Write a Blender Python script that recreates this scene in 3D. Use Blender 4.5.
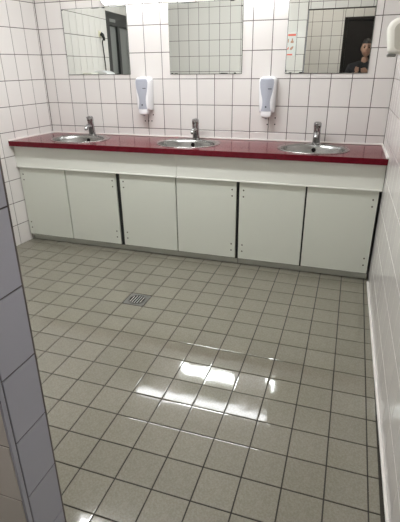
import bpy, bmesh, math, random
from mathutils import Vector, Matrix, Quaternion
from mathutils.geometry import tessellate_polygon

random.seed(7)
S = bpy.context.scene
for o in list(bpy.data.objects):
    bpy.data.objects.remove(o)

# ------------------------------------------------------------------ camera
F_PX, W_PX, H_PX = 435.865, 400.0, 522.0
CAM = Vector((2.61471, -3.67683, 1.50290))
C_R = Vector((0.94917056, 0.31456694, -0.01108551))
C_U = Vector((-0.11923934, 0.39193888, 0.91223127))
C_F = Vector((-0.29130264, 0.86454124, -0.4095256))
cd = bpy.data.cameras.new('camera')
cd.sensor_fit = 'HORIZONTAL'
cd.sensor_width = 36.0
cd.lens = 36.0 * F_PX / W_PX
cd.clip_start = 0.01
cam = bpy.data.objects.new('camera', cd)
S.collection.objects.link(cam)
cam.matrix_world = Matrix(((C_R.x, C_U.x, -C_F.x, CAM.x),
                           (C_R.y, C_U.y, -C_F.y, CAM.y),
                           (C_R.z, C_U.z, -C_F.z, CAM.z),
                           (0, 0, 0, 1)))
S.camera = cam

def px(p):
    """picture position of a world point, or None behind the lens"""
    d = Vector(p) - CAM
    z = d.dot(C_F)
    if z < 0.05:
        return None
    return (200 + F_PX * d.dot(C_R) / z, 261 - F_PX * d.dot(C_U) / z)

# ------------------------------------------------------------------ light and exposure
w = bpy.data.worlds.new('world')
S.world = w
w.use_nodes = True
w.node_tree.nodes['Background'].inputs[0].default_value = (0.6, 0.68, 0.8, 1)
w.node_tree.nodes['Background'].inputs[1].default_value = 0.05
WALL_LAMP_POWER = 9.5
CEIL_LAMP_POWER = 46.0
PASSAGE_FILL_POWER = 20.0
S.view_settings.view_transform = 'Standard'
S.view_settings.look = 'None'
S.view_settings.gamma = 1.0
S.view_settings.use_curve_mapping = False
S.view_settings.exposure = 0.25

# ------------------------------------------------------------------ room measures (metres)
LW0, LWS = -0.105, 0.11          # left wall: x = LW0 + LWS*y  (y negative)
RW0, RWS = 2.871, -0.0175        # right wall
def lx(y): return LW0 + LWS * y
def rx(y): return RW0 + RWS * y
CEIL = 2.72
Y_PART_A, Y_PART_B = -2.908, -3.050   # near wall that ends in a doorway
X_PART, LEAN = 1.8956, 0.0191        # its end leans a little
def xp(z): return X_PART + LEAN*(z-1.0)
Z_LINTEL = 2.145
Y_REAR = -4.35
TW, TH = 0.152, 0.202            # wall tile pitch
Z5 = 0.9977                      # one horizontal joint
FP, FOX, FOY = 0.15931, 2.84482, -0.70839

# ------------------------------------------------------------------ materials
def mat(name, col, rough=0.5, metal=0.0, spec=0.5, coat=0.0, emit=None, estr=0.0):
    m = bpy.data.materials.new(name)
    m.use_nodes = True
    b = m.node_tree.nodes['Principled BSDF']
    b.inputs['Base Color'].default_value = (*col, 1)
    b.inputs['Roughness'].default_value = rough
    b.inputs['Metallic'].default_value = metal
    b.inputs['Specular IOR Level'].default_value = spec
    b.inputs['Coat Weight'].default_value = coat
    b.inputs['Coat Roughness'].default_value = 0.05
    if emit:
        b.inputs['Emission Color'].default_value = (*emit, 1)
        b.inputs['Emission Strength'].default_value = estr
    return m

def noise_mix(m, c1, c2, scale, detail=3.0, lo=0.4, hi=0.6, coords='Object'):
    nt = m.node_tree
    b = nt.nodes['Principled BSDF']
    tc = nt.nodes.new('ShaderNodeTexCoord')
    n = nt.nodes.new('ShaderNodeTexNoise')
    n.inputs['Scale'].default_value = scale
    n.inputs['Detail'].default_value = detail
    r = nt.nodes.new('ShaderNodeMapRange')
    r.inputs['From Min'].default_value = lo
    r.inputs['From Max'].default_value = hi
    mx = nt.nodes.new('ShaderNodeMix')
    mx.data_type = 'RGBA'
    mx.inputs['A'].default_value = (*c1, 1)
    mx.inputs['B'].default_value = (*c2, 1)
    nt.links.new(tc.outputs[coords], n.inputs['Vector'])
    nt.links.new(n.outputs['Fac'], r.inputs['Value'])
    nt.links.new(r.outputs['Result'], mx.inputs['Factor'])
    nt.links.new(mx.outputs['Result'], b.inputs['Base Color'])
    return mx

def vary(m, amount):
    """each tile a touch lighter or darker than the next"""
    nt = m.node_tree
    b = nt.nodes['Principled BSDF']
    oi = nt.nodes.new('ShaderNodeObjectInfo')
    r = nt.nodes.new('ShaderNodeMapRange')
    r.inputs['To Min'].default_value = 1 - amount
    r.inputs['To Max'].default_value = 1 + amount
    hsv = nt.nodes.new('ShaderNodeHueSaturation')
    nt.links.new(oi.outputs['Random'], r.inputs['Value'])
    nt.links.new(r.outputs['Result'], hsv.inputs['Value'])
    inp = b.inputs['Base Color']
    if inp.is_linked:
        nt.links.new(inp.links[0].from_socket, hsv.inputs['Color'])
    else:
        hsv.inputs['Color'].default_value = inp.default_value
    nt.links.new(hsv.outputs['Color'], inp)

def bump(m, scale, strength, dist=0.01, world=True, detail=2.0):
    nt = m.node_tree
    b = nt.nodes['Principled BSDF']
    if world:
        g = nt.nodes.new('ShaderNodeNewGeometry'); out = g.outputs['Position']
    else:
        g = nt.nodes.new('ShaderNodeTexCoord'); out = g.outputs['Object']
    n = nt.nodes.new('ShaderNodeTexNoise')
    n.inputs['Scale'].default_value = scale
    n.inputs['Detail'].default_value = detail
    bp = nt.nodes.new('ShaderNodeBump')
    bp.inputs['Strength'].default_value = strength
    bp.inputs['Distance'].default_value = dist
    nt.links.new(out, n.inputs['Vector'])
    nt.links.new(n.outputs['Fac'], bp.inputs['Height'])
    nt.links.new(bp.outputs['Normal'], b.inputs['Normal'])

M = {}
M['wall_tile'] = mat('glazed_white_wall_tile', (0.735, 0.705, 0.678), 0.16, spec=0.5)
vary(M['wall_tile'], 0.025); bump(M['wall_tile'], 9.0, 0.06, 0.004, detail=1.0)
M['wall_grout'] = mat('grey_brown_wall_grout', (0.13, 0.11, 0.10), 0.9)
noise_mix(M['wall_grout'], (0.085, 0.072, 0.065), (0.14, 0.12, 0.11), 6.0)
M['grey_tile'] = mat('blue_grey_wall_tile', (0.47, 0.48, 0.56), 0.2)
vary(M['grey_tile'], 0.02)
M['floor_tile'] = mat('beige_floor_tile', (0.22, 0.20, 0.16), 0.055, spec=0.75)
noise_mix(M['floor_tile'], (0.198, 0.188, 0.145), (0.245, 0.232, 0.184), 160.0, 4.0, 0.35, 0.65)
vary(M['floor_tile'], 0.04); bump(M['floor_tile'], 9.0, 0.12, 0.004, detail=1.0)
M['floor_grout'] = mat('dark_floor_grout', (0.034, 0.029, 0.022), 0.85)
M['ceiling'] = mat('white_ceiling_paint', (0.78, 0.77, 0.74), 0.8)
bump(M['ceiling'], 60, 0.1, 0.002)
M['laminate'] = mat('off_white_laminate', (0.68, 0.70, 0.62), 0.38)
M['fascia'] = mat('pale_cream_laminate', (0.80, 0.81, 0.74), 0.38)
bump(M['laminate'], 300, 0.03, 0.001)
M['edge'] = mat('pale_edge_band', (0.80, 0.80, 0.74), 0.3)
M['carcass'] = mat('dark_cabinet_inside', (0.02, 0.022, 0.02), 0.7)
M['plinth'] = mat('grey_green_plinth', (0.58, 0.59, 0.52), 0.4)
M['red'] = mat('deep_red_laminate', (0.12, 0.007, 0.015), 0.16, spec=0.2)
noise_mix(M['red'], (0.112, 0.006, 0.013), (0.135, 0.008, 0.017), 40.0)
M['sealant'] = mat('white_sealant', (0.82, 0.79, 0.75), 0.45)
M['steel'] = mat('brushed_stainless_steel', (0.33, 0.33, 0.315), 0.27, metal=1.0)
bump(M['steel'], 420, 0.04, 0.0006, world=False)
M['chrome'] = mat('polished_chrome', (0.38, 0.38, 0.38), 0.08, metal=1.0)
M['black'] = mat('black_plastic', (0.012, 0.012, 0.012), 0.5)
M['hole'] = mat('dark_hole', (0.008, 0.007, 0.006), 0.9, spec=0.1)
M['screw'] = mat('dull_brown_screw', (0.10, 0.085, 0.06), 0.5, metal=0.6)
M['mirror'] = mat('silvered_glass', (0.80, 0.835, 0.795), 0.0, metal=1.0)
M['glass_edge'] = mat('dark_green_glass_edge', (0.05, 0.07, 0.06), 0.2)
M['tarnish'] = mat('black_mirror_tarnish', (0.015, 0.015, 0.014), 0.5)
M['plastic'] = mat('glossy_white_plastic', (0.82, 0.82, 0.83), 0.25)
M['window'] = mat('grey_blue_translucent_plastic', (0.42, 0.44, 0.50), 0.16)
M['cream'] = mat('cream_white_plastic', (0.74, 0.72, 0.65), 0.3)
M['beige'] = mat('shaded_cream_plastic', (0.50, 0.48, 0.41), 0.35)
M['lampbody'] = mat('white_lamp_enamel', (0.8, 0.8, 0.78), 0.4)
M['lamp_wall'] = mat('lit_wall_diffuser', (0.9, 0.9, 0.88), 0.4, emit=(0.96, 0.985, 1.0), estr=WALL_LAMP_POWER)
M['lamp_ceil'] = mat('lit_ceiling_diffuser', (0.9, 0.9, 0.88), 0.4, emit=(0.97, 0.985, 1.0), estr=CEIL_LAMP_POWER)
M['fill_pass'] = mat('passage_fill_diffuser', (0.9, 0.9, 0.9), 0.4, emit=(1.0, 0.97, 0.93), estr=PASSAGE_FILL_POWER)
M['door_dark'] = mat('very_dark_brown_door', (0.010, 0.007, 0.006), 0.5, spec=0.3)
M['frame_dark'] = mat('charcoal_door_frame', (0.022, 0.023, 0.023), 0.45)
M['door_grey'] = mat('mid_grey_door_leaf', (0.21, 0.215, 0.21), 0.4)
M['sticker'] = mat('pale_sticker_film', (0.66, 0.70, 0.65), 0.35)
M['sticker_red'] = mat('coral_red_print', (0.75, 0.17, 0.11), 0.5)
M['sticker_tan'] = mat('tan_brown_print', (0.45, 0.27, 0.18), 0.5)
M['yellow'] = mat('yellowed_plastic', (0.74, 0.71, 0.52), 0.5)
M['drain_frame'] = mat('worn_grey_steel', (0.20, 0.20, 0.185), 0.45, metal=0.6)
M['bar'] = mat('bare_cast_metal', (0.62, 0.62, 0.60), 0.4, metal=0.7)
M['skin'] = mat('skin', (0.36, 0.21, 0.15), 0.5)
M['hair'] = mat('black_hair', (0.012, 0.010, 0.009), 0.5)
M['jacket'] = mat('black_cloth', (0.014, 0.014, 0.017), 0.85)
M['trousers'] = mat('dark_navy_cloth', (0.018, 0.02, 0.028), 0.9)
M['shoe'] = mat('black_leather', (0.012, 0.011, 0.011), 0.4)
M['eye'] = mat('dark_eye', (0.02, 0.015, 0.012), 0.2)
M['lip'] = mat('lip', (0.32, 0.15, 0.12), 0.5)
M['phone'] = mat('dark_grey_phone', (0.03, 0.03, 0.035), 0.25)

# ------------------------------------------------------------------ helpers
COL = S.collection
def obj(name, bm, m=None, parent=None, smooth=False, mats=None):
    me = bpy.data.meshes.new(name)
    bmesh.ops.recalc_face_normals(bm, faces=bm.faces)
    bm.to_mesh(me); bm.free()
    for k in (mats or ([m] if m else [])):
        me.materials.append(M[k] if isinstance(k, str) else k)
    if smooth:
        for p in me.polygons: p.use_smooth = True
        if smooth != 'all':
            me.set_sharp_from_angle(angle=math.radians(smooth if smooth is not True else 40))
    o = bpy.data.objects.new(name, me)
    COL.objects.link(o)
    o.parent = parent
    return o
def thing(name, label, cat, loc=(0, 0, 0), rz=0.0, group=None):
    o = bpy.data.objects.new(name, None)
    o.empty_display_size = 0.1
    COL.objects.link(o)
    o.location = loc; o.rotation_euler = (0, 0, rz)
    return tag(o, label, cat, group)
def tag(o, label=None, cat=None, group=None, kind=None):
    if label: o['label'] = label
    if cat: o['category'] = cat
    if group: o['group'] = group
    if kind: o['kind'] = kind
    return o
def box(bm, a, b, bev=0.0, seg=1, mi=0):
    x0, y0, z0 = a; x1, y1, z1 = b
    t = bmesh.new()
    vs = [t.verts.new(v) for v in ((x0,y0,z0),(x1,y0,z0),(x1,y1,z0),(x0,y1,z0),(x0,y0,z1),(x1,y0,z1),(x1,y1,z1),(x0,y1,z1))]
    for f in ((0,3,2,1),(4,5,6,7),(0,1,5,4),(1,2,6,5),(2,3,7,6),(3,0,4,7)):
        t.faces.new([vs[i] for i in f])
    if bev:
        bmesh.ops.bevel(t, geom=t.edges[:], offset=bev, segments=seg, affect='EDGES', profile=0.5)
    merge(bm, t, mi)
    return bm
def merge(bm, t, mi=None):
    vm = {v: bm.verts.new(v.co) for v in t.verts}
    for f in t.faces:
        try:
            g = bm.faces.new([vm[v] for v in f.verts])
            g.material_index = f.material_index if mi is None else mi
        except ValueError:
            pass
    t.free()
def prism(bm, pts, z0, z1, mi=0):
    """polygon pts (x,y) extruded in z"""
    lo = [bm.verts.new((x, y, z0)) for x, y in pts]; hi = [bm.verts.new((x, y, z1)) for x, y in pts]
    n = len(pts)
    fs = [bm.faces.new(lo[::-1]), bm.faces.new(hi)]
    fs += [bm.faces.new((lo[i], lo[(i+1) % n], hi[(i+1) % n], hi[i])) for i in range(n)]
    for f in fs: f.material_index = mi
    return bm
def tube(bm, path, rads, n=12, cap=True, mi=0):
    path = [Vector(p) for p in path]
    if not hasattr(rads, '__len__'): rads = [rads] * len(path)
    rings = []
    up = None
    for i, p in enumerate(path):
        t = (path[min(i+1, len(path)-1)] - path[max(i-1, 0)]).normalized()
        if up is None:
            up = Vector((0, 0, 1)) if abs(t.z) < 0.9 else Vector((0, 1, 0))
        s = t.cross(up).normalized(); up = s.cross(t).normalized()
        rings.append([bm.verts.new(p + (s * math.cos(a) + up * math.sin(a)) * rads[i]) for a in [2*math.pi*k/n for k in range(n)]])
    for a, b in zip(rings, rings[1:]):
        for k in range(n):
            bm.faces.new((a[k], a[(k+1) % n], b[(k+1) % n], b[k])).material_index = mi
    if cap:
        bm.faces.new(rings[0][::-1]).material_index = mi; bm.faces.new(rings[-1]).material_index = mi
    return bm
def loft(bm, loops, closed=(True, True)):
    """loops: lists of points with equal counts"""
    R = [[bm.verts.new(p) for p in L] for L in loops]
    n = len(R[0])
    for a, b in zip(R, R[1:]):
        for k in range(n):
            bm.faces.new((a[k], a[(k+1) % n], b[(k+1) % n], b[k]))
    if closed[0]: bm.faces.new(R[0][::-1])
    if closed[1]: bm.faces.new(R[-1])
    return bm
def ellipse(cx, cy, a, b, z, n=48):
    return [(cx + a*math.cos(2*math.pi*k/n), cy + b*math.sin(2*math.pi*k/n), z) for k in range(n)]
def copy_tree(o, parent=None):
    c = o.copy(); COL.objects.link(c); c.parent = parent
    for ch in list(o.children): copy_tree(ch, c)
    return c

# ------------------------------------------------------------------ tiles
def tile_mesh(name, w, h, t, bev, m, drop):
    bm = bmesh.new()
    a, b = w/2, h/2
    lo = [bm.verts.new((sx*a, sy*b, 0)) for sx, sy in ((-1,-1),(1,-1),(1,1),(-1,1))]
    mid = [bm.verts.new((sx*a, sy*b, t-bev*drop)) for sx, sy in ((-1,-1),(1,-1),(1,1),(-1,1))]
    top = [bm.verts.new((sx*(a-bev), sy*(b-bev), t)) for sx, sy in ((-1,-1),(1,-1),(1,1),(-1,1))]
    bm.faces.new(lo[::-1]); bm.faces.new(top)
    for A, B in ((lo, mid), (mid, top)):
        for k in range(4): bm.faces.new((A[k], A[(k+1) % 4], B[(k+1) % 4], B[k]))
    me = bpy.data.meshes.new(name)
    bm.to_mesh(me); bm.free()
    me.materials.append(M[m])
    return me
MESHES = {}
def tile_face(parent, O, U, V, regions, pu, pv, ou, ov, m, gap, t, bev, seen=None, jitter=0.0, skip=(), cap=300, drop=0.6):
    """tile the plane O+u*U+v*V inside the regions (u0,u1,v0,v1); tiles the
    photograph shows are objects of their own, the others one joined part"""
    O, U, V = Vector(O), Vector(U).normalized(), Vector(V).normalized()
    N = U.cross(V)
    rot = Matrix((U, V, N)).transposed().to_quaternion()
    todo = []
    for (u0, u1, v0, v1) in regions:
        for i in range(math.floor((u0-ou)/pu), math.ceil((u1-ou)/pu)):
            for j in range(math.floor((v0-ov)/pv), math.ceil((v1-ov)/pv)):
                if (i, j) in skip: continue
                a0, a1 = max(u0, ou+i*pu), min(u1, ou+(i+1)*pu)
                b0, b1 = max(v0, ov+j*pv), min(v1, ov+(j+1)*pv)
                wd, ht = a1-a0-gap, b1-b0-gap
                if wd < 0.006 or ht < 0.006: continue
                cu, cv = (a0+a1)/2, (b0+b1)/2
                todo.append((O + U*cu + V*cv, round(wd, 4), round(ht, 4)))
    vis, rest = [], []
    for c, wd, ht in todo:
        ok = False
        if seen is not None and seen(c):
            for du, dv in ((0,0),(.5,.5),(.5,-.5),(-.5,.5),(-.5,-.5)):
                q = px(c + U*du*wd + V*dv*ht)
                if q and -2 < q[0] < 402 and -2 < q[1] < 524: ok = True
            if (c - CAM).dot(N) > 0: ok = False
        (vis if ok else rest).append((c, wd, ht))
    vis.sort(key=lambda k: (k[0]-CAM).length)
    rest += vis[cap:]; vis = vis[:cap]
    for c, wd, ht in vis:
        key = (m, wd, ht, t, bev)
        if key not in MESHES: MESHES[key] = tile_mesh('tile', wd, ht, t, bev, m, drop)
        o = bpy.data.objects.new('tile', MESHES[key])
        COL.objects.link(o)
        o.parent = parent
        o.location = c
        q = rot.copy()
        if jitter:
            q = q @ Quaternion((1, 0, 0), random.gauss(0, jitter)) @ Quaternion((0, 1, 0), random.gauss(0, jitter))
        o.rotation_mode = 'QUATERNION'
        o.rotation_quaternion = q
    if rest:
        vs, fs = [], []
        for c, wd, ht in rest:
            n = len(vs)
            for (hw, hh, z) in ((wd/2, ht/2, 0), (wd/2, ht/2, t-bev*drop), (wd/2-bev, ht/2-bev, t)):
                for sx, sy in ((-1,-1),(1,-1),(1,1),(-1,1)):
                    vs.append(c + U*sx*hw + V*sy*hh + N*z)
            fs.append([n+8, n+9, n+10, n+11])
            for A in (0, 4):
                for k in range(4): fs.append([n+A+k, n+A+(k+1) % 4, n+A+4+(k+1) % 4, n+A+4+k])
        me = bpy.data.meshes.new('tile_field')
        me.from_pydata(vs, [], fs); me.materials.append(M[m])
        o = bpy.data.objects.new('tile_field', me)
        COL.objects.link(o); o.parent = parent; o['kind'] = 'stuff'
    return len(vis)
G, T, BV = 0.0054, 0.003, 0.0015      # wall joint width, tile height above the joint, edge rounding

# ------------------------------------------------------------------ floor
bm = bmesh.new()
box(bm, (-0.6, -4.5, -0.1), (3.1, 0.1, 0.0))
floor = tag(obj('floor', bm, 'floor_grout'), 'floor of square glossy beige tiles with dark joints', 'floor', kind='structure')
fregs = [(lx(-2.9), rx(-1.0), -2.9, 0.0), (1.0, rx(-3.5), Y_REAR, -2.9)]
# grid: u = x, v = y ; the tile under the floor drain is left out
DR_I, DR_J = -10, -4
nf = tile_face(floor, (FOX, FOY, 0.0), (1, 0, 0), (0, 1, 0),
          [(a-FOX, b-FOX, c-FOY, d-FOY) for a, b, c, d in fregs], FP, FP, 0, 0, 'floor_tile',
          0.0058, 0.0025, 0.0035, seen=lambda c: c.y < -0.40, jitter=0.0012, drop=0.055, skip=((DR_I, DR_J),))

# ------------------------------------------------------------------ back wall
wall = bmesh.new()
box(wall, (-0.4, 0.0, -0.1), (3.1, 0.12, CEIL+0.1))
wall_back = tag(obj('wall_back', wall, 'wall_grout'), 'back wall of white tiles behind the washbasins', 'wall', kind='structure')
tile_face(wall_back, (0, 0, 0), (1, 0, 0), (0, 0, 1), [(lx(0)+0.0025, rx(0)-0.0025, 0.0, CEIL)], TW, TH, 0, Z5 - 5*TH, 'wall_tile',
          G, T, BV, seen=lambda c: c.z > 0.92, jitter=0.0012)
# drill holes left under the soap dispensers
for x, z in ((0.882, 1.059), (0.915, 1.060), (0.946, 1.060), (0.962, 1.113), (1.968, 1.058), (2.029, 1.060), (2.030, 1.110)):
    bm = bmesh.new()
    tube(bm, [(x, -T+0.0004, z), (x, -T-0.0006, z)], 0.0055, 10)
    obj('drill_hole', bm, 'hole', wall_back)

# ------------------------------------------------------------------ left wall (with a door), right wall
def slanted_wall(name, x0, xs, y0, y1, side, label):
    bm = bmesh.new()
    xf = lambda y: x0 + xs*y
    d = 0.12*side
    prism(bm, [(xf(y0), y0), (xf(y1), y1), (xf(y1)+d, y1), (xf(y0)+d, y0)], -0.1, CEIL+0.1)
    return tag(obj(name, bm, 'wall_grout'), label, 'wall', kind='structure')
L_DOOR = (-1.55, -2.45, 2.10)
wl = bmesh.new()
for ya, yb, za, zb in ((0.0, L_DOOR[0], -0.1, CEIL+0.1), (L_DOOR[0], L_DOOR[1], L_DOOR[2], CEIL+0.1), (L_DOOR[1], -3.05, -0.1, CEIL+0.1)):
    prism(wl, [(lx(ya), ya), (lx(yb), yb), (lx(yb)-0.14, yb), (lx(ya)-0.14, ya)], za, zb)
wall_left = tag(obj('wall_left', wl, 'wall_grout'), 'left wall of white tiles running up to the counter', 'wall', kind='structure')
# u runs towards the back wall so that the normal points into the room
ul = Vector((LWS, 1.0, 0)).normalized(); kl = math.sqrt(1+LWS**2)
tile_face(wall_left, (LW0, 0, 0), ul, (0, 0, 1),
          [(L_DOOR[0]*kl, -0.0035, 0, CEIL), (L_DOOR[1]*kl, L_DOOR[0]*kl, L_DOOR[2], CEIL), (-2.9*kl, L_DOOR[1]*kl, 0, CEIL)],
          TW, TH, -0.018, Z5-5*TH, 'wall_tile', G, T, BV, seen=lambda c: True, jitter=0.0012)
wall_right = slanted_wall('wall_right', RW0, RWS, 0.0, -4.45, 1, 'right wall of glossy white tiles close to the viewer')
ur = Vector((-RWS, -1.0, 0)).normalized(); kr = math.sqrt(1+RWS**2)
tile_face(wall_right, (RW0, 0, 0), ur, (0, 0, 1), [(0.0035, 4.35*kr, 0, CEIL)], TW, TH, 0.06, Z5-5*TH, 'wall_tile', 0.0035, T, BV,
          seen=lambda c: True, jitter=0.0012)
# white sealant along the foot of the right wall
bm = bmesh.new()
ya, yb = -0.52, -4.3
prism(bm, [(rx(ya)-T-0.010, ya), (rx(yb)-T-0.010, yb), (rx(yb)-T, yb), (rx(ya)-T, ya)], 0.0026, 0.013)
tag(obj('trim_1', bm, 'sealant'), 'white sealant bead along the foot of right wall', 'sealant', kind='structure')

# ------------------------------------------------------------------ near wall ending beside the viewer, with lintel
def leaning(bm, x0, x1, y0, y1, z0, z1):
    """box whose +x and -x sides follow functions of z"""
    P = [(x0(z0), y0, z0), (x1(z0), y0, z0), (x1(z0), y1, z0), (x0(z0), y1, z0), (x0(z1), y0, z1), (x1(z1), y0, z1), (x1(z1), y1, z1), (x0(z1), y1, z1)]
    vs = [bm.verts.new(v) for v in P]
    for f in ((0,3,2,1),(4,5,6,7),(0,1,5,4),(1,2,6,5),(2,3,7,6),(3,0,4,7)):
        bm.faces.new([vs[i] for i in f])
    return bm
bm = bmesh.new()
leaning(bm, lambda z: -0.5, xp, Y_PART_B, Y_PART_A, -0.1, CEIL+0.1)
box(bm, (xp(2.4), Y_PART_B, Z_LINTEL), (rx(-2.97), Y_PART_A, CEIL+0.1))
wall_front = tag(obj('wall_front', bm, 'wall_grout'), 'near wall end with blue grey tiles at the left edge', 'wall', kind='structure')
ZP = Z5 - 5*TH + 0.0184
rows = [(max(0.0, ZP+j*TH), min(CEIL, ZP+(j+1)*TH)) for j in range(-1, 14) if ZP+(j+1)*TH > 0.01 and ZP+j*TH < CEIL-0.01]
zl = Z_LINTEL
tile_face(wall_front, (0, Y_PART_A, 0), (-1, 0, 0), (0, 0, 1),
          [(-xp((a+b)/2) + 0.001, -lx(-2.9), a, b) for a, b in rows] + [(-rx(-2.9), -xp(2.4) + 0.001, zl, CEIL)],
          TW, TH, -0.124, ZP, 'wall_tile', G, T, BV)
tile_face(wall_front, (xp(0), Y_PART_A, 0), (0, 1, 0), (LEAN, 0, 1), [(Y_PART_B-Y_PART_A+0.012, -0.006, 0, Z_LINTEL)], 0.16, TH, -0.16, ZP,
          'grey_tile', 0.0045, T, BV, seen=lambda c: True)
tile_face(wall_front, (0, Y_PART_B, 0), (1, 0, 0), (0, 0, 1),
          [(0.9, xp((a+b)/2)-0.005, a, b) for a, b in rows] + [(xp(2.4)-0.005, rx(-3), zl, CEIL)], TW, TH, X_PART-0.006, ZP, 'wall_tile', G, T, BV, seen=lambda c: True)
bm = bmesh.new()
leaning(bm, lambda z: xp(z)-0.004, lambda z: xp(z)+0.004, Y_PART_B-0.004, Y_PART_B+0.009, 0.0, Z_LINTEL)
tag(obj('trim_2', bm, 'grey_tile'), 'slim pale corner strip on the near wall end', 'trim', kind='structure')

# ------------------------------------------------------------------ passage behind the viewer (seen in the mirrors)
bm = bmesh.new()
D2 = (2.335, rx(-4.3)-0.02, 2.155)
for a, b, za, zb in ((0.8, D2[0], -0.1, CEIL+0.1), (D2[0], D2[1], D2[2], CEIL+0.1), (D2[1], 3.1, -0.1, CEIL+0.1)):
    box(bm, (a, Y_REAR-0.12, za), (b, Y_REAR, zb))
wall_rear = tag(obj('wall_rear', bm, 'wall_grout'), 'tiled wall behind the viewer seen in the right mirror', 'wall', kind='structure')
tile_face(wall_rear, (0, Y_REAR, 0), (-1, 0, 0), (0, 0, 1),
          [(-D2[0], -0.9, 0, CEIL), (-D2[1], -D2[0], D2[2], CEIL)], TW, TH, -1.846, 1.502-7*TH, 'wall_tile', G, T, BV)
bm = bmesh.new()
box(bm, (0.78, Y_REAR, -0.1), (0.9, Y_PART_B, CEIL+0.1))
wp = tag(obj('wall_passage', bm, 'wall_grout'), 'tiled end wall of the passage behind the near wall', 'wall', kind='structure')
tile_face(wp, (0.9, Y_PART_B, 0), (0, 1, 0), (0, 0, 1), [(Y_REAR-Y_PART_B, 0, 0, CEIL)], TW, TH, 0, Z5-5*TH, 'wall_tile', G, T, BV)
# dark door in the passage
d2 = tag(obj('door_2', box(bmesh.new(), (D2[0]+0.05, Y_REAR-0.06, 0.008), (D2[1]-0.05, Y_REAR-0.02, D2[2]-0.05), 0.003), 'door_dark'),
         'very dark brown door behind the person, seen in the right mirror', 'door', kind='structure')
bm = bmesh.new()
for a, b, za, zb in ((D2[0], D2[0]+0.05, 0.0, D2[2]), (D2[1]-0.05, D2[1], 0.0, D2[2]), (D2[0]+0.05, D2[1]-0.05, D2[2]-0.05, D2[2])):
    box(bm, (a+0.0005, Y_REAR-0.10, za+0.003), (b-0.0005, Y_REAR+0.012, zb-0.001), 0.002)
obj('door_frame', bm, 'door_dark', d2)
bm = bmesh.new()
tube(bm, [(D2[0]+0.10, Y_REAR-0.021, 1.02), (D2[0]+0.10, Y_REAR+0.03, 1.02), (D2[0]+0.12, Y_REAR+0.042, 1.02), (D2[0]+0.21, Y_REAR+0.042, 1.02)], 0.009, 10)
obj('door_handle', bm, 'frame_dark', d2, smooth=True)
# grey door in the left wall: charcoal frame, dark fanlight, leaf
xd = lx(-2.0)
def lslab(bm, ya, yb, za, zb, d0, d1):
    """upright slab parallel to the left wall, from d0 to d1 behind its face"""
    return prism(bm, [(lx(ya)-d0, ya), (lx(yb)-d0, yb), (lx(yb)-d1, yb), (lx(ya)-d1, ya)], za, zb)
d1 = tag(obj('door_1', lslab(bmesh.new(), L_DOOR[0]-0.116, L_DOOR[0]-0.36, 0.008, 1.955, 0.035, 0.075), 'door_grey'),
         'grey door with charcoal frame seen in the left mirror', 'door', kind='structure')
bm = bmesh.new()
for ya, yb, za, zb in ((L_DOOR[0]-0.001, L_DOOR[0]-0.115, 0.003, L_DOOR[2]-0.001), (L_DOOR[1]+0.115, L_DOOR[1]+0.001, 0.003, L_DOOR[2]-0.001),
                       (L_DOOR[0]-0.361, L_DOOR[0]-0.43, 0.003, 1.9595), (L_DOOR[0]-0.115, L_DOOR[1]+0.115, 1.96, L_DOOR[2]-0.001)):
    lslab(bm, ya, yb, za, zb, 0.004, 0.10)
obj('door_frame', bm, 'frame_dark', d1)
obj('side_panel', lslab(bmesh.new(), L_DOOR[0]-0.431, L_DOOR[1]+0.116, 0.008, 1.955, 0.035, 0.075), 'door_grey', d1)
obj('frame_bar', lslab(bmesh.new(), L_DOOR[0]-0.12, L_DOOR[0]-0.30, 1.995, 2.03, 0.001, 0.0035), 'door_grey', d1)

# ------------------------------------------------------------------ ceiling
bm = bmesh.new()
box(bm, (-0.6, -4.5, CEIL), (3.1, 0.12, CEIL+0.1))
tag(obj('ceiling', bm, 'ceiling'), 'plain white ceiling', 'ceiling', kind='structure')

# ------------------------------------------------------------------ lamps
def batten(name, label, x0, x1, y, z, depth, m, wall=True):
    """a fluorescent batten: enamel housing, lit diffuser, two end caps"""
    t = thing(name, label, 'lamp', ((x0+x1)/2, y, z))
    L = (x1-x0)/2
    h = bmesh.new(); d = bmesh.new()
    prof = []
    if wall:    # housing against the wall, diffuser rounded forwards and downwards
        box(h, (-L+0.012, -0.018, 0.0), (L-0.012, -T-0.0005, 0.085), 0.003)
        for k in range(13):
            a = math.pi*k/12
            prof.append((-0.0185 - 0.052*math.sin(a), 0.0425 - 0.0415*math.cos(a)))
    else:       # housing under the ceiling, diffuser hanging below
        box(h, (-L+0.012, -depth-0.003, -0.022), (L-0.012, depth+0.003, -0.0005), 0.003)
        for k in range(13):
            a = math.pi*k/12
            prof.append((-depth*math.cos(a), -0.0225 - 0.055*math.sin(a)))
    obj('housing', h, 'lampbody', t)
    loft(d, [[(-L+0.013, a, b) for a, b in prof], [(L-0.013, a, b) for a, b in prof]])
    obj('diffuser', d, m, t, smooth=40)
    for s in (-1, 1):
        e = bmesh.new()
        xa = s*L; xb = s*(L-0.012)
        k = 1.04
        cy = sum(a for a, b in prof)/len(prof); cz = sum(b for a, b in prof)/len(prof)
        loop = [(cy+(a-cy)*k, cz+(b-cz)*k) for a, b in prof]
        if wall: loop = [(-T-0.0005, loop[0][1])] + loop + [(-T-0.0005, loop[-1][1])]
        else: loop = [(loop[0][0], -0.0005)] + loop + [(loop[-1][0], -0.0005)]
        loft(e, [[(min(xa, xb), a, b) for a, b in loop], [(max(xa, xb), a, b) for a, b in loop]])
        obj('end_cap', e, 'lampbody', t)
    return t
batten('wall_light', 'long lit fluorescent lamp on the wall above the mirrors', 0.575, 2.13, 0.0, 1.962, 0.07, 'lamp_wall')
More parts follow.
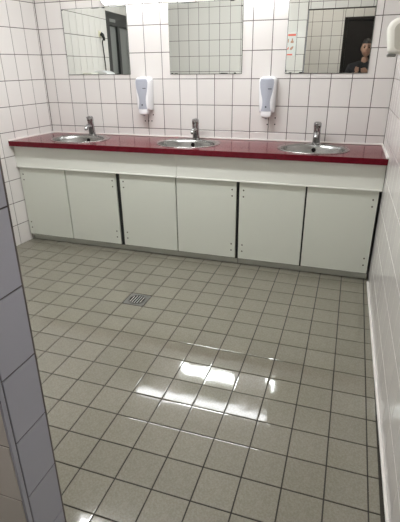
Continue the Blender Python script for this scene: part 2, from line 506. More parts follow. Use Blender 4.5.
batten('ceiling_light', 'lit fluorescent lamp on the ceiling, mirrored in the floor tiles', 0.50, 2.03, -1.34, CEIL, 0.09, 'lamp_ceil', wall=False)
batten('passage_fill_light', 'added fill lamp on the passage ceiling, out of view', 1.2, 2.4, -3.32, CEIL, 0.06, 'fill_pass', wall=False)  # added fill light, out of view, brightens the passage and near wall

# ------------------------------------------------------------------ countertop with basins
CT_T, CT_B, CT_Y = 0.928, 0.886, -0.55
SINKS = [0.380, 1.380, 2.368]
SY, SA, SB = -0.283, 0.262, 0.222       # basin rim centre and half axes
bm = bmesh.new()
yb = -T-0.0005
outer = [(lx(yb)+T+0.001, yb), (lx(CT_Y)+T+0.001, CT_Y), (rx(CT_Y)-T-0.001, CT_Y), (rx(yb)-T-0.001, yb)]
holes = [[(x, y) for x, y, _ in ellipse(cx, SY, SA-0.016, SB-0.016, 0, 40)] for cx in SINKS]
loops = [outer] + holes
tris = tessellate_polygon([[Vector((x, y, 0)) for x, y in L] for L in loops])
flat = [q for L in loops for q in L]
lo = [bm.verts.new((x, y, CT_B)) for x, y in flat]; hi = [bm.verts.new((x, y, CT_T)) for x, y in flat]
for t3 in tris:
    bm.faces.new([hi[i] for i in t3]); bm.faces.new([lo[i] for i in t3][::-1])
k0 = 0
for L in loops:
    n = len(L)
    for k in range(n):
        a, b = k0+k, k0+(k+1) % n
        bm.faces.new((lo[a], lo[b], hi[b], hi[a]))
    k0 += n
ct = obj('countertop', bm, 'red')
tag(ct, 'long deep red countertop holding three oval basins', 'countertop')
# rounded nosing along the front edge
bm = bmesh.new()
box(bm, (outer[1][0], CT_Y-0.006, CT_B), (outer[2][0], CT_Y-0.0002, CT_T))
obj('front_edge', bm, 'red', ct)
bm = bmesh.new()      # sealant bead at the back and both ends
box(bm, (outer[0][0], yb-0.008, CT_T+0.0002), (outer[3][0], yb, CT_T+0.013), 0.002)
obj('sealant_bead', bm, 'sealant', ct)
for s in (0, 1):
    bm = bmesh.new()
    f = (lambda y: lx(y)+T+0.001) if s == 0 else (lambda y: rx(y)-T-0.001)
    d = 0.009 if s == 0 else -0.012
    prism(bm, [(f(-0.013), -0.013), (f(CT_Y-0.006), CT_Y-0.006), (f(CT_Y-0.006)+d, CT_Y-0.006), (f(-0.013)+d, -0.013)], CT_T+0.0002, CT_T+0.012)
    obj('sealant_bead', bm, 'sealant', ct)
# two fascia panels below the front edge, each with a pale lower edge band
Z_FAS = 0.708
Y_FAS = -0.512
for xa, xb in ((lx(Y_FAS)+T+0.002, 1.361), (1.3635, rx(Y_FAS)-T-0.003)):
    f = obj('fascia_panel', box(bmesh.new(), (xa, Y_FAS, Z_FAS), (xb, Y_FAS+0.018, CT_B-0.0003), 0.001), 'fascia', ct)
    obj('edge_band', box(bmesh.new(), (xa, Y_FAS-0.009, Z_FAS-0.009), (xb, Y_FAS+0.018, Z_FAS-0.0003), 0.001), 'edge', f)

# ------------------------------------------------------------------ cabinets: three units with two doors each
Y_DOOR = -0.502
DZ0, DZ1 = 0.066, 0.695
units = [
    (lx(Y_DOOR)+0.012, 0.832, [(lx(Y_DOOR)+0.014, 0.322, 0), (0.331, 0.812, 1)], 'white two door cabinet under the left basin'),
    (0.836, 1.856, [(0.850, 1.345, 0), (1.354, 1.844, 1)], 'white two door cabinet under the middle basin'),
    (1.860, rx(0)-0.006, [(1.869, 2.359, 0), (2.372, 2.857, 1)], 'white two door cabinet under the right basin'),
]
for xa, xb, doors, label in units:
    u = thing('vanity_cabinet', label, 'cabinet', ((xa+xb)/2, -0.26, 0.0), group='cabinets under the countertop')
    cx, cy = (xa+xb)/2, -0.26
    bm = bmesh.new()      # carcass: sides, bottom, back, middle post, open at the top for the basin
    z0, z1 = 0.055, 0.697
    yf, yk = Y_DOOR+0.021, -0.012
    for a, b in ((xa, xa+0.018), (xb-0.018, xb), ((doors[0][1]+doors[1][0])/2-0.02, (doors[0][1]+doors[1][0])/2+0.02)):
        mid = abs(a - ((doors[0][1]+doors[1][0])/2-0.02)) < 1e-6
        ye = yf+0.02 if mid else yk
        sk = max(0.0, lx(yk)+0.012-xa) if a == xa else 0.0      # side follows the wall
        prism(bm, [(a-cx, yf-cy), (b-cx, yf-cy), (b+sk-cx, ye-cy), (a+sk-cx, ye-cy)], z0, z1)
    sk = max(0.0, lx(yk)+0.012-xa)
    prism(bm, [(xa+0.018-cx, yf-cy), (xb-0.018-cx, yf-cy), (xb-0.018-cx, yk-cy), (xa+0.018+sk-cx, yk-cy)], z0, z0+0.018)
    box(bm, (xa+0.018+sk-cx, yk-0.008-cy, z0+0.018), (xb-0.018-cx, yk-cy, z1))
    obj('carcass', bm, 'carcass', u)
    obj('plinth', box(bmesh.new(), (xa+0.001-cx, -0.456-cy, 0.003), (xb-0.001-cx, -0.438-cy, z0-0.0005)), 'plinth', u)
    for a, b, side in doors:
        d = obj('door', box(bmesh.new(), (a-cx, Y_DOOR-cy, DZ0), (b-cx, Y_DOOR+0.018-cy, DZ1), 0.0012), 'laminate', u)
        hx = a+0.032 if side == 0 else b-0.032
        for z in (DZ1-0.062, DZ1-0.112, DZ0+0.120, DZ0+0.066):
            s = bmesh.new()
            tube(s, [(hx-cx, Y_DOOR-cy-0.0002, z), (hx-cx, Y_DOOR-cy-0.0018, z)], [0.0065, 0.005], 10)
            obj('hinge_screw', s, 'screw', d)

# ------------------------------------------------------------------ basins
def make_sink():
    t = thing('basin', '', 'basin')
    bm = bmesh.new()
    n = 48
    by = -0.028                      # the bowl sits forward, leaving a ledge for the tap
    prof = [  # (half a, half b, centre y shift, z)
        (SA, SB, 0, 0.0004), (SA, SB, 0, 0.003), (SA-0.006, SB-0.006, 0, 0.006), (SA-0.016, SB-0.014, by*0.2, 0.0065),
        (SA-0.026, SB-0.046, by, 0.005), (SA-0.031, SB-0.051, by, 0.000), (SA-0.038, SB-0.058, by, -0.020),
        (SA-0.052, SB-0.072, by, -0.070), (SA-0.085, SB-0.092, by, -0.110), (SA-0.135, SB-0.125, by, -0.130), (0.05, 0.045, by, -0.138), (0.026, 0.026, by, -0.140)]
    loft(bm, [ellipse(0, dy, a, b, z, n) for a, b, dy, z in prof], (False, True))
    bmesh.ops.recalc_face_normals(bm, faces=bm.faces)
    o = obj('bowl', bm, 'steel', t, smooth='all')
    # overflow opening high on the rear of the bowl
    bm = bmesh.new()
    c = Vector((-0.004, by + SB - 0.0635, -0.032)); nrm = Vector((0, -1, 0.25)).normalized()
    tube(bm, [c - nrm*0.0015, c + nrm*0.0012], [0.017, 0.0165], 16)
    obj('overflow_hole', bm, 'hole', t)
    bm = bmesh.new()
    tube(bm, [(0, by, -0.1395), (0, by, -0.136), (0, by, -0.1355)], [0.030, 0.028, 0.018], 20)
    obj('drain_ring', bm, 'chrome', t, smooth=True)
    bm = bmesh.new()
    tube(bm, [(0, by, -0.1354), (0, by, -0.1345)], [0.016, 0.015], 16)
    obj('drain_plug', bm, 'hole', t)
    return t
def make_tap():
    t = thing('tap', '', 'tap')
    bm = bmesh.new()
    tube(bm, [(0, 0, 0.0003), (0, 0, 0.006), (0, 0, 0.009)], [0.0295, 0.0295, 0.027], 24)
    obj('base_ring', bm, 'chrome', t, smooth=30)
    bm = bmesh.new()
    ax = Vector((0, -0.10, 1)).normalized()
    tube(bm, [ax*0.009, ax*0.02, ax*0.10, ax*0.112], [0.0265, 0.0262, 0.0240, 0.0242], 24)
    obj('body', bm, 'chrome', t, smooth=30)
    bm = bmesh.new()
    s0 = ax*0.072
    tube(bm, [s0, s0+Vector((0, -0.035, 0.004)), s0+Vector((0, -0.060, 0.002)), s0+Vector((0, -0.075, -0.006)), s0+Vector((0, -0.080, -0.020))],
         [0.018, 0.0165, 0.0150, 0.014, 0.013], 16)
    sp = obj('spout', bm, 'chrome', t, smooth=40)
    bm = bmesh.new()
    e = s0+Vector((0, -0.080, -0.0202))
    tube(bm, [e, e+Vector((0, 0, -0.004))], [0.0105, 0.010], 14)
    obj('aerator', bm, 'steel', sp, smooth=30)
    bm = bmesh.new()
    h0 = ax*0.1125
    tube(bm, [h0, h0+ax*0.004, h0+ax*0.026, h0+ax*0.034, h0+ax*0.037], [0.0238, 0.0260, 0.0255, 0.021, 0.008], 24)
    hd = obj('handle', bm, 'chrome', t, smooth=35)
    bm = bmesh.new()
    l0 = h0+ax*0.028
    loft(bm, [[l0+Vector((x, yy, zz+z)) for x, z in ((-wd, -th), (wd, -th), (wd, th), (-wd, th))]
              for yy, zz, wd, th in ((-0.008, -0.004, 0.014, 0.005), (-0.026, -0.003, 0.013, 0.0045), (-0.040, -0.001, 0.010, 0.0035), (-0.044, 0.0, 0.007, 0.002))])
    obj('lever', bm, 'chrome', hd, smooth=40)
    return t
sink0, tap0 = make_sink(), make_tap()
for k, cx in enumerate(SINKS):
    s = sink0 if k == 0 else copy_tree(sink0)
    s.location = (cx, SY, CT_T)
    tag(s, ['oval stainless steel basin under the left mirror', 'oval stainless steel basin under the middle mirror',
            'oval stainless steel basin under the mirror with the sticker'][k], group='basins in the red countertop')
    tp = tap0 if k == 0 else copy_tree(tap0)
    tp.location = (cx+0.006, SY+SB-0.030, CT_T+0.0062)
    tp.scale = (1.12, 1.12, 1.12)
    tag(tp, ['chrome single lever tap on the left basin', 'chrome single lever tap on the middle basin',
             'chrome single lever tap on the right basin'][k], group='taps on the basins')

# ------------------------------------------------------------------ mirrors
def make_mirror(xa, xb, za, zb, label, spots):
    t = thing('mirror', label, 'mirror', ((xa+xb)/2, -T, za), group='mirrors above the basins')
    L, H = (xb-xa)/2, zb-za
    # backing with the silvered pane proud of it
    obj('backing', box(bmesh.new(), (-L, -0.005, 0), (L, -0.0005, H)), 'glass_edge', t)
    bm = bmesh.new()
    box(bm, (-L+0.003, -0.008, 0.003), (L-0.003, -0.0052, H-0.003), 0.0008)
    obj('pane', bm, 'mirror', t)
    for x, z, wd, ht in spots:       # blackened patches on the silvering
        bm = bmesh.new()
        n = 9
        pts = []
        for k in range(n):
            a = 2*math.pi*k/n
            r = random.uniform(0.65, 1.0)
            pts.append((x+wd*r*math.cos(a), max(0.0035, min(H-0.0035, z+ht*r*math.sin(a)))))
        lo_ = [bm.verts.new((a, -0.0081, b)) for a, b in pts]; hi_ = [bm.verts.new((a, -0.0084, b)) for a, b in pts]
        bm.faces.new(lo_); bm.faces.new(hi_[::-1])
        for k in range(n): bm.faces.new((lo_[k], lo_[(k+1) % n], hi_[(k+1) % n], hi_[k]))
        obj('tarnish_spot', bm, 'tarnish', t)
    return t
MZ0, MZ1 = 1.437, 1.950
mr1 = make_mirror(0.161, 0.771, MZ0, MZ1, 'mirror reflecting a grey doorway, above the left basin',
            [(-0.296, 0.506, 0.008, 0.006), (0.02, 0.508, 0.05, 0.004), (0.10, 0.507, 0.02, 0.006), (0.19, 0.006, 0.018, 0.005)])
mr2 = make_mirror(1.137, 1.746, MZ0, MZ1, 'mirror reflecting only plain tiles, above the middle basin',
            [(-0.285, 0.006, 0.016, 0.005), (-0.25, 0.005, 0.02, 0.003), (0.16, 0.006, 0.05, 0.004), (0.25, 0.006, 0.012, 0.006), (0.22, 0.507, 0.025, 0.005), (0.296, 0.47, 0.006, 0.006), (-0.12, 0.509, 0.09, 0.003)])
mr3 = make_mirror(2.086, 2.687, MZ0, MZ1, 'mirror reflecting a person and dark door, above the right basin',
            [(-0.18, 0.007, 0.016, 0.006), (-0.26, 0.006, 0.014, 0.004), (-0.294, 0.02, 0.005, 0.010)])
# hand washing sticker on the right mirror
st = thing('sticker', 'small pale sticker with coral red bars on the right mirror', 'sticker', (2.090, -T-0.0082, 1.560))
def flat(name, pts, y, m, parent, th=0.0003):
    bm = bmesh.new()
    a = [bm.verts.new((x, y, z)) for x, z in pts]; b = [bm.verts.new((x, y-th, z)) for x, z in pts]
    bm.faces.new(a); bm.faces.new(b[::-1])
    n = len(pts)
    for k in range(n): bm.faces.new((a[k], a[(k+1) % n], b[(k+1) % n], b[k]))
    return obj(name, bm, m, parent)
flat('film', [(0.0, 0.0), (0.066, 0.0), (0.066, 0.156), (0.0, 0.156)], 0.0, 'sticker', st)
rect = lambda a, b, c, d: [(a, c), (b, c), (b, d), (a, d)]
flat('red_bar', rect(0.003, 0.060, 0.134, 0.147), -0.0005, 'sticker_red', st)
flat('red_bar', rect(0.002, 0.042, 0.004, 0.014), -0.0005, 'sticker_red', st)
flat('pictogram', [(0.024, 0.088), (0.046, 0.086), (0.047, 0.098), (0.041, 0.104), (0.040, 0.118), (0.032, 0.118), (0.032, 0.104), (0.025, 0.100)], -0.0005, 'sticker_tan', st)
flat('pictogram', [(0.022, 0.042), (0.034, 0.040), (0.046, 0.054), (0.047, 0.066), (0.038, 0.064), (0.030, 0.058), (0.023, 0.052)], -0.0005, 'sticker_tan', st)
flat('pictogram', [(0.002, 0.042), (0.010, 0.044), (0.014, 0.056), (0.012, 0.062), (0.003, 0.052)], -0.0005, 'sticker_red', st)
flat('pictogram', [(0.003, 0.090), (0.010, 0.090), (0.011, 0.116), (0.004, 0.116)], -0.0005, 'sticker_tan', st)

# ------------------------------------------------------------------ soap dispensers
def make_dispenser():
    t = thing('soap_dispenser', '', 'soap dispenser')
    # body: rounded outline lofted forwards (x right, -y out of the wall, z up)
    def outline(w_top, w_bot, z0, z1, r=0.03, n=6):
        pts = []
        for cx, cz, a0 in ((w_top-r, z1-r, 0), (-w_top+r, z1-r, 90), (-w_bot+r*0.4, z0+r*0.4, 180), (w_bot-r*0.4, z0+r*0.4, 270)):
            rr = r if cz > 0.1 else r*0.4
            for k in range(n+1):
                a = math.radians(a0 + 90*k/n)
                pts.append((cx+rr*math.cos(a), cz+rr*math.sin(a)))
        return pts
    bm = bmesh.new()
    secs = [(0.056, 0.050, 0.035, 0.300, -T-0.0005), (0.058, 0.052, 0.034, 0.302, -0.02), (0.058, 0.050, 0.036, 0.300, -0.070), (0.053, 0.044, 0.044, 0.291, -0.092), (0.044, 0.036, 0.054, 0.280, -0.100)]
    loft(bm, [[(x, y, z) for x, z in outline(a, b, z0, z1)] for a, b, z0, z1, y in secs])
    obj('body', bm, 'plastic', t, smooth=45)
    # hourglass front window, bulging slightly
    hw = [(0.290, 0.030), (0.283, 0.042), (0.26, 0.046), (0.22, 0.043), (0.18, 0.036), (0.145, 0.028), (0.12, 0.025), (0.095, 0.026), (0.07, 0.030), (0.05, 0.034)]
    bm = bmesh.new()
    rows = []
    for z, hwid in hw:
        rows.append([bm.verts.new((hwid*s, -0.1005 - 0.010*(1-s*s) + (0.010 if z > 0.285 else 0.0), z)) for s in (-1, -0.6, -0.2, 0.2, 0.6, 1)])
    back = [[bm.verts.new((hwid*s, -0.085, z)) for s in (-1, 1)] for z, hwid in hw]
    for a, b in zip(rows, rows[1:]):
        for k in range(5): bm.faces.new((a[k], a[k+1], b[k+1], b[k]))
    for i in range(len(rows)-1):
        bm.faces.new((rows[i][0], rows[i+1][0], back[i+1][0], back[i][0])); bm.faces.new((rows[i][5], back[i][1], back[i+1][1], rows[i+1][5]))
    bm.faces.new(rows[0] + [back[0][1], back[0][0]]); bm.faces.new(rows[-1] + [back[-1][1], back[-1][0]])
    wn = obj('front_window', bm, 'window', t, smooth=50)
    obj('logo_mark', box(bmesh.new(), (0.010, -0.1125, 0.212), (0.034, -0.1085, 0.217)), 'frame_dark', wn)
    bm = bmesh.new()
    tube(bm, [(0, -0.1085, 0.083), (0, -0.1125, 0.083)], 0.006, 12)
    obj('lock_button', bm, 'frame_dark', wn)
    # push lever with the spout at the bottom
    bm = bmesh.new()
    loft(bm, [[(x, y, z) for x, y in ((-a, -0.060), (a, -0.060), (a, -0.098-b), (a*0.5, -0.110-b), (-a*0.5, -0.110-b), (-a, -0.098-b))]
              for a, b, z in ((0.018, -0.012, 0.0), (0.030, 0.0, 0.010), (0.034, 0.003, 0.028), (0.033, 0.0, 0.048))])
    obj('push_lever', bm, 'plastic', t, smooth=40)
    bm = bmesh.new()
    tube(bm, [(0, -0.082, 0.0005), (0, -0.082, -0.010)], [0.008, 0.006], 10)
    obj('nozzle', bm, 'window', t)
    return t
dp = make_dispenser()
dp.location = (0.912, 0, 1.118); dp.scale = (1.17, 1.0, 1.0)
tag(dp, 'white and grey soap dispenser between the left and middle mirrors', group='soap dispensers on the back wall')
d2_ = copy_tree(dp)
d2_.location = (1.968, 0, 1.118)
tag(d2_, 'white and grey soap dispenser between the middle and right mirrors')

# ------------------------------------------------------------------ rounded white dispenser on the right wall
yw = -0.80
t = thing('wall_dispenser', 'rounded cream white dispenser on the right wall at the photo edge', 'dispenser', (rx(yw), yw, 1.545))
bm = bmesh.new()
def rr(w0, h0, h1, r, n=6):
    pts = []
    for cx, cz, a0 in ((-w0+r, h1-r, 90), (-w0+r, h0+r*0.7, 180)):
        r2 = r if a0 == 90 else r*0.7
        for k in range(n+1):
            a = math.radians(a0+90*k/n)
            pts.append((cx+r2*math.cos(a), cz+r2*math.sin(a)))
    return pts + [(-0.006, h0), (-0.006, h1)]
loft(bm, [[(x, y, z) for x, z in rr(wd, a, b, r)] for wd, a, b, r, y in
          ((0.126, 0.014, 0.160, 0.04, -0.105), (0.136, 0.006, 0.168, 0.045, -0.101), (0.142, 0.001, 0.174, 0.05, -0.088), (0.144, 0.0, 0.176, 0.05, 0.0), (0.142, 0.001, 0.174, 0.05, 0.088), (0.130, 0.010, 0.164, 0.045, 0.105))])
obj('cover', bm, 'cream', t, smooth=50)
bm = bmesh.new()
tube(bm, [(-0.035, -0.1066, 0.065), (-0.035, -0.1085, 0.065)], 0.006, 12)
obj('lock_screw', bm, 'frame_dark', t)
bm = bmesh.new()
loft(bm, [[(x, y, z) for x, z in rr(0.112, 0.022, 0.150, 0.034)] for y in (-0.1052, -0.1068)])
obj('side_shade', bm, 'beige', t)  # shade on the cover's near side, painted as a darker inset
obj('outlet', box(bmesh.new(), (-0.128, -0.09, -0.012), (-0.085, 0.02, 0.0035), 0.004), 'drain_frame', t)

# ------------------------------------------------------------------ hand dryer with its cord on the left wall (seen in the left mirror)
def on_left(y): return (lx(y)+T+0.0005, y, 0)
yh = -1.18
t = thing('hand_dryer', 'white hand dryer with a black cord on the left wall, seen in the mirror', 'hand dryer', (lx(yh)+T+0.006, yh, 1.20), -math.atan(LWS))
bm = bmesh.new()
loft(bm, [[(x, y, z) for x, y, z in L] for L in
     [[(x, s*hw, z) for x, z in ((0.0, 0.0), (0.14, 0.01), (0.185, 0.06), (0.19, 0.16), (0.165, 0.225), (0.11, 0.255), (0.0, 0.262))]
      for s, hw in ((-1, 0.125), (1, 0.125))]])
bmesh.ops.bevel(bm, geom=bm.edges[:], offset=0.012, segments=2, affect='EDGES')
obj('body', bm, 'plastic', t, smooth=40)
bm = bmesh.new()
tube(bm, [(0.11, 0, 0.012), (0.125, 0, -0.02), (0.135, 0, -0.035)], [0.035, 0.033, 0.030], 16)
obj('nozzle', bm, 'chrome', t, smooth=40)
bm = bmesh.new()
tube(bm, [(0.030, -0.120, 0.10), (0.022, -0.17, 0.12), (0.012, -0.20, 0.20), (0.012, -0.200, 0.30), (0.012, -0.185, 0.45), (0.014, -0.165, 0.56), (0.035, -0.155, 0.60)], 0.006, 8)
cord = obj('cord', bm, 'black', t, smooth=True)
bm = bmesh.new()
tube(bm, [(0.012, -0.150, 0.645), (0.030, -0.150, 0.635), (0.045, -0.153, 0.595), (0.045, -0.155, 0.575)], [0.020, 0.019, 0.014, 0.008], 12)
obj('plug', bm, 'black', t, smooth=40)
tso = thing('wall_socket', 'small pale wall socket with the black plug, above the hand dryer', 'socket', (lx(-1.325)+T+0.0005, -1.325, 1.80), -math.atan(LWS))
obj('plate', box(bmesh.new(), (0.0, -0.032, 0.01), (0.009, 0.032, 0.075), 0.003), 'yellow', tso)
yt = -0.86
t = thing('paper_towel_box', 'white paper towel box on the left wall beside the hand dryer', 'paper dispenser', (lx(yt)+T+0.006, yt, 1.10), -math.atan(LWS))
bm = bmesh.new()
box(bm, (0.0, -0.10, 0.0), (0.11, 0.10, 0.345), 0.018, 3)
obj('body', bm, 'cream', t, smooth=40)
obj('paper', box(bmesh.new(), (0.045, -0.07, -0.03), (0.048, 0.07, 0.001)), 'plastic', t)

# ------------------------------------------------------------------ floor drain
dx, dy = FOX+(DR_I+0.5)*FP, FOY+(DR_J+0.5)*FP
t = thing('floor_drain', 'round slotted metal floor drain in a square steel frame', 'drain', (dx, dy, 0.0003))
bm = bmesh.new()
hs, R = FP/2-0.004, 0.062
n = 40
sq, ci = [], []
for k in range(n):
    a = 2*math.pi*(k+0.5)/n
    c, s = math.cos(a), math.sin(a)
    m_ = max(abs(c), abs(s))
    sq.append((hs*c/m_, hs*s/m_)); ci.append((R*c, R*s))
loft(bm, [[(x, y, 0.0) for x, y in sq], [(x, y, 0.003) for x, y in sq], [(x, y, 0.003) for x, y in ci], [(x, y, 0.0) for x, y in ci]], (False, False))
obj('frame', bm, 'drain_frame', t)
bm = bmesh.new()
prism(bm, [(R*0.99*math.cos(2*math.pi*k/n), R*0.99*math.sin(2*math.pi*k/n)) for k in range(n)], 0.0001, 0.0006)
obj('sump', bm, 'hole', t)
bm = bmesh.new()
ring = lambda r, z: [(r*math.cos(2*math.pi*k/n), r*math.sin(2*math.pi*k/n), z) for k in range(n)]
loft(bm, [ring(0.0605, 0.0008), ring(0.0605, 0.0055), ring(0.054, 0.0055), ring(0.054, 0.0008)], (False, False))
obj('ring', bm, 'drain_frame', t)
for k in range(-2, 3):
    x = k*0.0185
    L = math.sqrt(0.054**2 - x**2)-0.001
    obj('grate_bar', box(bmesh.new(), (x-0.0030, -L, 0.0008), (x+0.0030, L, 0.0046), 0.0006), 'bar', t)

# ------------------------------------------------------------------ the person taking the picture (seen in the right mirror)
PX, PY = 2.690, -4.02
phone_up, phone_r, phone_f = C_U, C_R, C_F
PC = CAM - C_F*0.014 - C_U*0.058 + C_R*0.020      # phone centre, lens in its upper corner
ph = thing('phone', 'dark phone held up in both hands, seen in the mirror', 'phone', PC)
rotm = Matrix((C_R, C_U, -C_F)).transposed()
ph.rotation_mode = 'QUATERNION'; ph.rotation_quaternion = rotm.to_quaternion()
obj('case', box(bmesh.new(), (-0.036, -0.073, -0.004), (0.036, 0.073, 0.004), 0.003, 2), 'phone', ph)
obj('screen', box(bmesh.new(), (-0.033, -0.069, 0.0041), (0.033, 0.069, 0.0045)), 'black', ph)
bm = bmesh.new()
tube(bm, [(-0.020, 0.058, -0.0042), (-0.020, 0.058, -0.0060)], 0.006, 14)
obj('lens', bm, 'glass_edge', ph)

def skin_mesh(verts, edges, root=0, sub=2):
    """verts: (point, radius) -> smooth tapered surface as a bmesh"""
    me = bpy.data.meshes.new('skel')
    me.from_pydata([v for v, r in verts], edges, [])
    o = bpy.data.objects.new('skel', me); COL.objects.link(o)
    md = o.modifiers.new('skin', 'SKIN')
    md.use_smooth_shade = True
    for sv, (v, r) in zip(me.skin_vertices[0].data, verts):
        rx_, ry_ = (r if hasattr(r, '__len__') else (r, r))
        sv.radius = (rx_, ry_); sv.use_root = False
    me.skin_vertices[0].data[root].use_root = True
    s = o.modifiers.new('sub', 'SUBSURF'); s.levels = sub
    dg = bpy.context.evaluated_depsgraph_get()
    out = bpy.data.meshes.new_from_object(o.evaluated_get(dg))
    bm = bmesh.new(); bm.from_mesh(out)
    bpy.data.objects.remove(o); bpy.data.meshes.remove(me); bpy.data.meshes.remove(out)
    return bm
V = Vector
def pt(x, y, z): return (PX+x, PY+y, z)
person = thing('person', 'person in black clothing photographing with a phone, seen in the mirror', 'person', (PX, PY, 0.003))
def add(name, bm, m, smooth='all'):
    o = obj(name, bm, m, None, smooth=smooth)
    o.parent = person
    o.matrix_parent_inverse = Matrix.Translation((PX, PY, 0.003)).inverted()
    return o
def hand_pos(s): return PC + C_R*(0.066*s) - C_U*(0.030 if s < 0 else 0.045) - C_F*0.012
sh = {s: V(pt(0.175*s - 0.01, -0.02, 1.44)) for s in (-1, 1)}
wr = {s: hand_pos(s) - C_U*0.075 - C_F*0.045 + C_R*0.012*s for s in (-1, 1)}
el = {-1: V(pt(-0.27, 0.02, 1.16)), 1: V(pt(0.165, 0.06, 1.15))}
# body: one skeleton for pelvis, trunk, neck, arms, palms and legs
vs = [(pt(0, -0.01, 0.95), (0.14, 0.10)), (pt(0, 0.0, 1.12), (0.125, 0.095)), (pt(0, 0.0, 1.30), (0.15, 0.105)), (pt(0, -0.02, 1.43), (0.11, 0.08)), (pt(0, -0.01, 1.50), 0.050), (pt(0.006, 0.005, 1.60), 0.048)]
es = [(0, 1), (1, 2), (2, 3), (3, 4), (4, 5)]
for s in (-1, 1):
    b = len(vs)
    vs += [(tuple(sh[s]), 0.062), (tuple(sh[s].lerp(el[s], 0.5)), 0.047), (tuple(el[s]), 0.040), (tuple(el[s].lerp(wr[s], 0.4)), 0.036), (tuple(wr[s]), 0.024), (tuple(hand_pos(s) - C_U*0.035 - C_F*0.02), (0.030, 0.018)), (tuple(hand_pos(s)), (0.032, 0.015))]
    es += [(3, b)] + [(b+k, b+k+1) for k in range(6)]
    hp = hand_pos(s)
    # four fingers across the back of the phone, thumb on the screen side
    for k in range(4):
        base = hp + C_U*(0.028 - 0.019*k) + C_F*0.006
        ln = (0.92, 1.0, 0.95, 0.78)[k]
        f = len(vs)
        k1 = base + C_F*0.018 - C_R*0.008*s
        k2 = k1 + C_F*0.010 - C_R*0.026*s*ln
        k3 = k2 - C_F*0.002 - C_R*0.022*s*ln
        vs += [(tuple(base), 0.0095), (tuple(k1), 0.0088), (tuple(k2), 0.0080), (tuple(k3), 0.0068)]
        es += [(b+6, f), (f, f+1), (f+1, f+2), (f+2, f+3)]
    f = len(vs)
    tb = hp - C_U*0.030 - C_F*0.012 - C_R*0.012*s
    vs += [(tuple(tb), 0.012), (tuple(tb + C_U*0.030 - C_R*0.014*s - C_F*0.006), 0.0100), (tuple(tb + C_U*0.054 - C_R*0.022*s - C_F*0.002), 0.0080)]
    es += [(b+5, f), (f, f+1), (f+1, f+2)]
    b = len(vs)
    vs += [(pt(0.095*s, -0.01, 0.88), 0.095), (pt(0.10*s, 0.01, 0.52), 0.060), (pt(0.105*s, -0.015, 0.30), 0.055), (pt(0.105*s, -0.02, 0.085), 0.038), (pt(0.11*s, 0.05, 0.045), (0.038, 0.030)), (pt(0.115*s, 0.14, 0.035), (0.036, 0.022))]
    es += [(0, b)] + [(b+k, b+k+1) for k in range(5)]
body = skin_mesh(vs, es, 0, 2)
# head joined to the body mesh: sculpted ellipsoid with brow, nose, lips, chin and ears
HC = V(pt(0.012, 0.02, 1.71))
hb = bmesh.new()
bmesh.ops.create_uvsphere(hb, u_segments=32, v_segments=24, radius=1.0)
def gs(d, s): return math.exp(-(d/s)**2)
for v in hb.verts:
    x, y, z = v.co
    X, Y, Z = x*0.076, y*0.096, z*0.122
    if z < 0: X *= 1-0.22*z*z; Y = Y*(1-0.10*z*z) + 0.010*z*z
    if y > 0:
        Y *= 1 - 0.10*gs(x, 0.9)*0.5
        Y += 0.024*gs(X, 0.013)*gs(Z+0.022, 0.020) + 0.010*gs(X, 0.010)*gs(Z-0.005, 0.022)
        Y -= 0.010*(gs(X-0.031, 0.016)+gs(X+0.031, 0.016))*gs(Z-0.006, 0.013)
        Y += 0.006*gs(Z-0.030, 0.012)*gs(X, 0.05)
        Y += 0.008*gs(X, 0.024)*gs(Z+0.062, 0.011) + 0.010*gs(X, 0.022)*gs(Z+0.100, 0.016)
    v.co = HC + V((X, Y, Z))
for s in (-1, 1):
    e = bmesh.new()
    bmesh.ops.create_uvsphere(e, u_segments=12, v_segments=8, radius=1.0)
    for v in e.verts:
        v.co = HC + V((s*(0.074 + v.co.x*s*0.010), -0.008 + v.co.y*0.018, -0.008 + v.co.z*0.032))
    merge(hb, e, 0)
merge(body, hb, 0)
add('body', body, 'skin')
for s in (-1, 1):
    e = bmesh.new(); bmesh.ops.create_uvsphere(e, u_segments=14, v_segments=10, radius=0.0115)
    for v in e.verts: v.co += HC + V((s*0.031, 0.074, 0.006))
    add('eye', e, 'eye')
    e = bmesh.new(); tube(e, [HC+V((s*0.014, 0.092, 0.024)), HC+V((s*0.030, 0.090, 0.029)), HC+V((s*0.048, 0.078, 0.023))], [0.003, 0.0042, 0.002], 8)
    add('eyebrow', e, 'hair')
e = bmesh.new(); tube(e, [HC+V((-0.024, 0.086, -0.062)), HC+V((-0.010, 0.097, -0.060)), HC+V((0.010, 0.097, -0.060)), HC+V((0.024, 0.086, -0.062))], [0.002, 0.0055, 0.0055, 0.002], 8)
add('lips', e, 'lip')
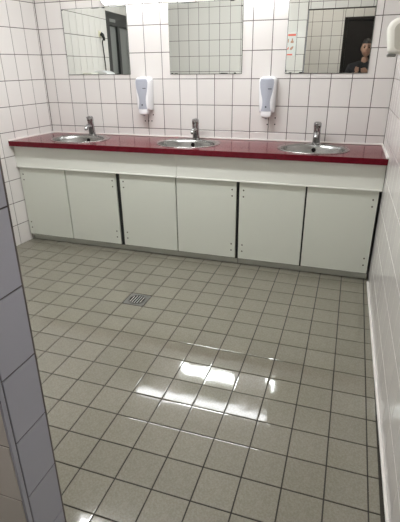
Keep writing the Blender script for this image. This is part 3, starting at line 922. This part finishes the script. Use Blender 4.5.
# hair: cap over the skull, short at the sides
e = bmesh.new()
bmesh.ops.create_uvsphere(e, u_segments=32, v_segments=20, radius=1.0)
dele = []
for v in e.verts:
    x, y, z = v.co
    hl = 0.45 if y > 0.35 else (-0.05 if y > -0.2 else -0.5)
    if z < hl: dele.append(v)
    bulge = 1.0 + 0.03*math.sin(9*x)*math.cos(7*y)
    v.co = HC + V((x*0.083*bulge, y*0.102*bulge - 0.002, z*0.134*bulge))
bmesh.ops.delete(e, geom=dele, context='VERTS')
add('hair', e, 'hair')
# jacket: trunk and sleeves a little larger than the body
vs = [(pt(0, -0.01, 0.90), (0.158, 0.122)), (pt(0, 0.0, 1.12), (0.148, 0.118)), (pt(0, 0.0, 1.30), (0.166, 0.124)), (pt(0, -0.02, 1.43), (0.125, 0.096)), (pt(0, -0.012, 1.550), 0.064)]
es = [(0, 1), (1, 2), (2, 3), (3, 4)]
for s in (-1, 1):
    b = len(vs)
    vs += [(tuple(sh[s]), 0.078), (tuple(sh[s].lerp(el[s], 0.5)), 0.062), (tuple(el[s]), 0.056), (tuple(el[s].lerp(wr[s], 0.5)), 0.047), (tuple(el[s].lerp(wr[s], 0.90)), 0.038)]
    es += [(3, b)] + [(b+k, b+k+1) for k in range(4)]
add('jacket', skin_mesh(vs, es, 0, 2), 'jacket')
vs = [(pt(0, -0.01, 0.97), (0.150, 0.115)), (pt(0, -0.01, 0.91), (0.150, 0.115))]
es = [(0, 1)]
for s in (-1, 1):
    b = len(vs)
    vs += [(pt(0.098*s, -0.01, 0.84), 0.108), (pt(0.10*s, 0.01, 0.52), 0.080), (pt(0.105*s, -0.015, 0.30), 0.074), (pt(0.105*s, -0.02, 0.11), 0.066)]
    es += [(1, b)] + [(b+k, b+k+1) for k in range(3)]
add('trousers', skin_mesh(vs, es, 0, 2), 'trousers')
for s in (-1, 1):
    e = bmesh.new()
    secs = [(-0.085, 0.030, 0.075), (-0.06, 0.040, 0.092), (0.02, 0.042, 0.092), (0.09, 0.048, 0.070), (0.15, 0.046, 0.055), (0.19, 0.030, 0.040)]
    loft(e, [[pt(0.11*s + hw*c_, yy, 0.0031 + max(0.0, h*(0.5+0.5*s_))) for c_, s_ in [(math.cos(2*math.pi*k/16), math.sin(2*math.pi*k/16)) for k in range(16)]] for yy, hw, h in secs])
    add('shoe', e, 'shoe')
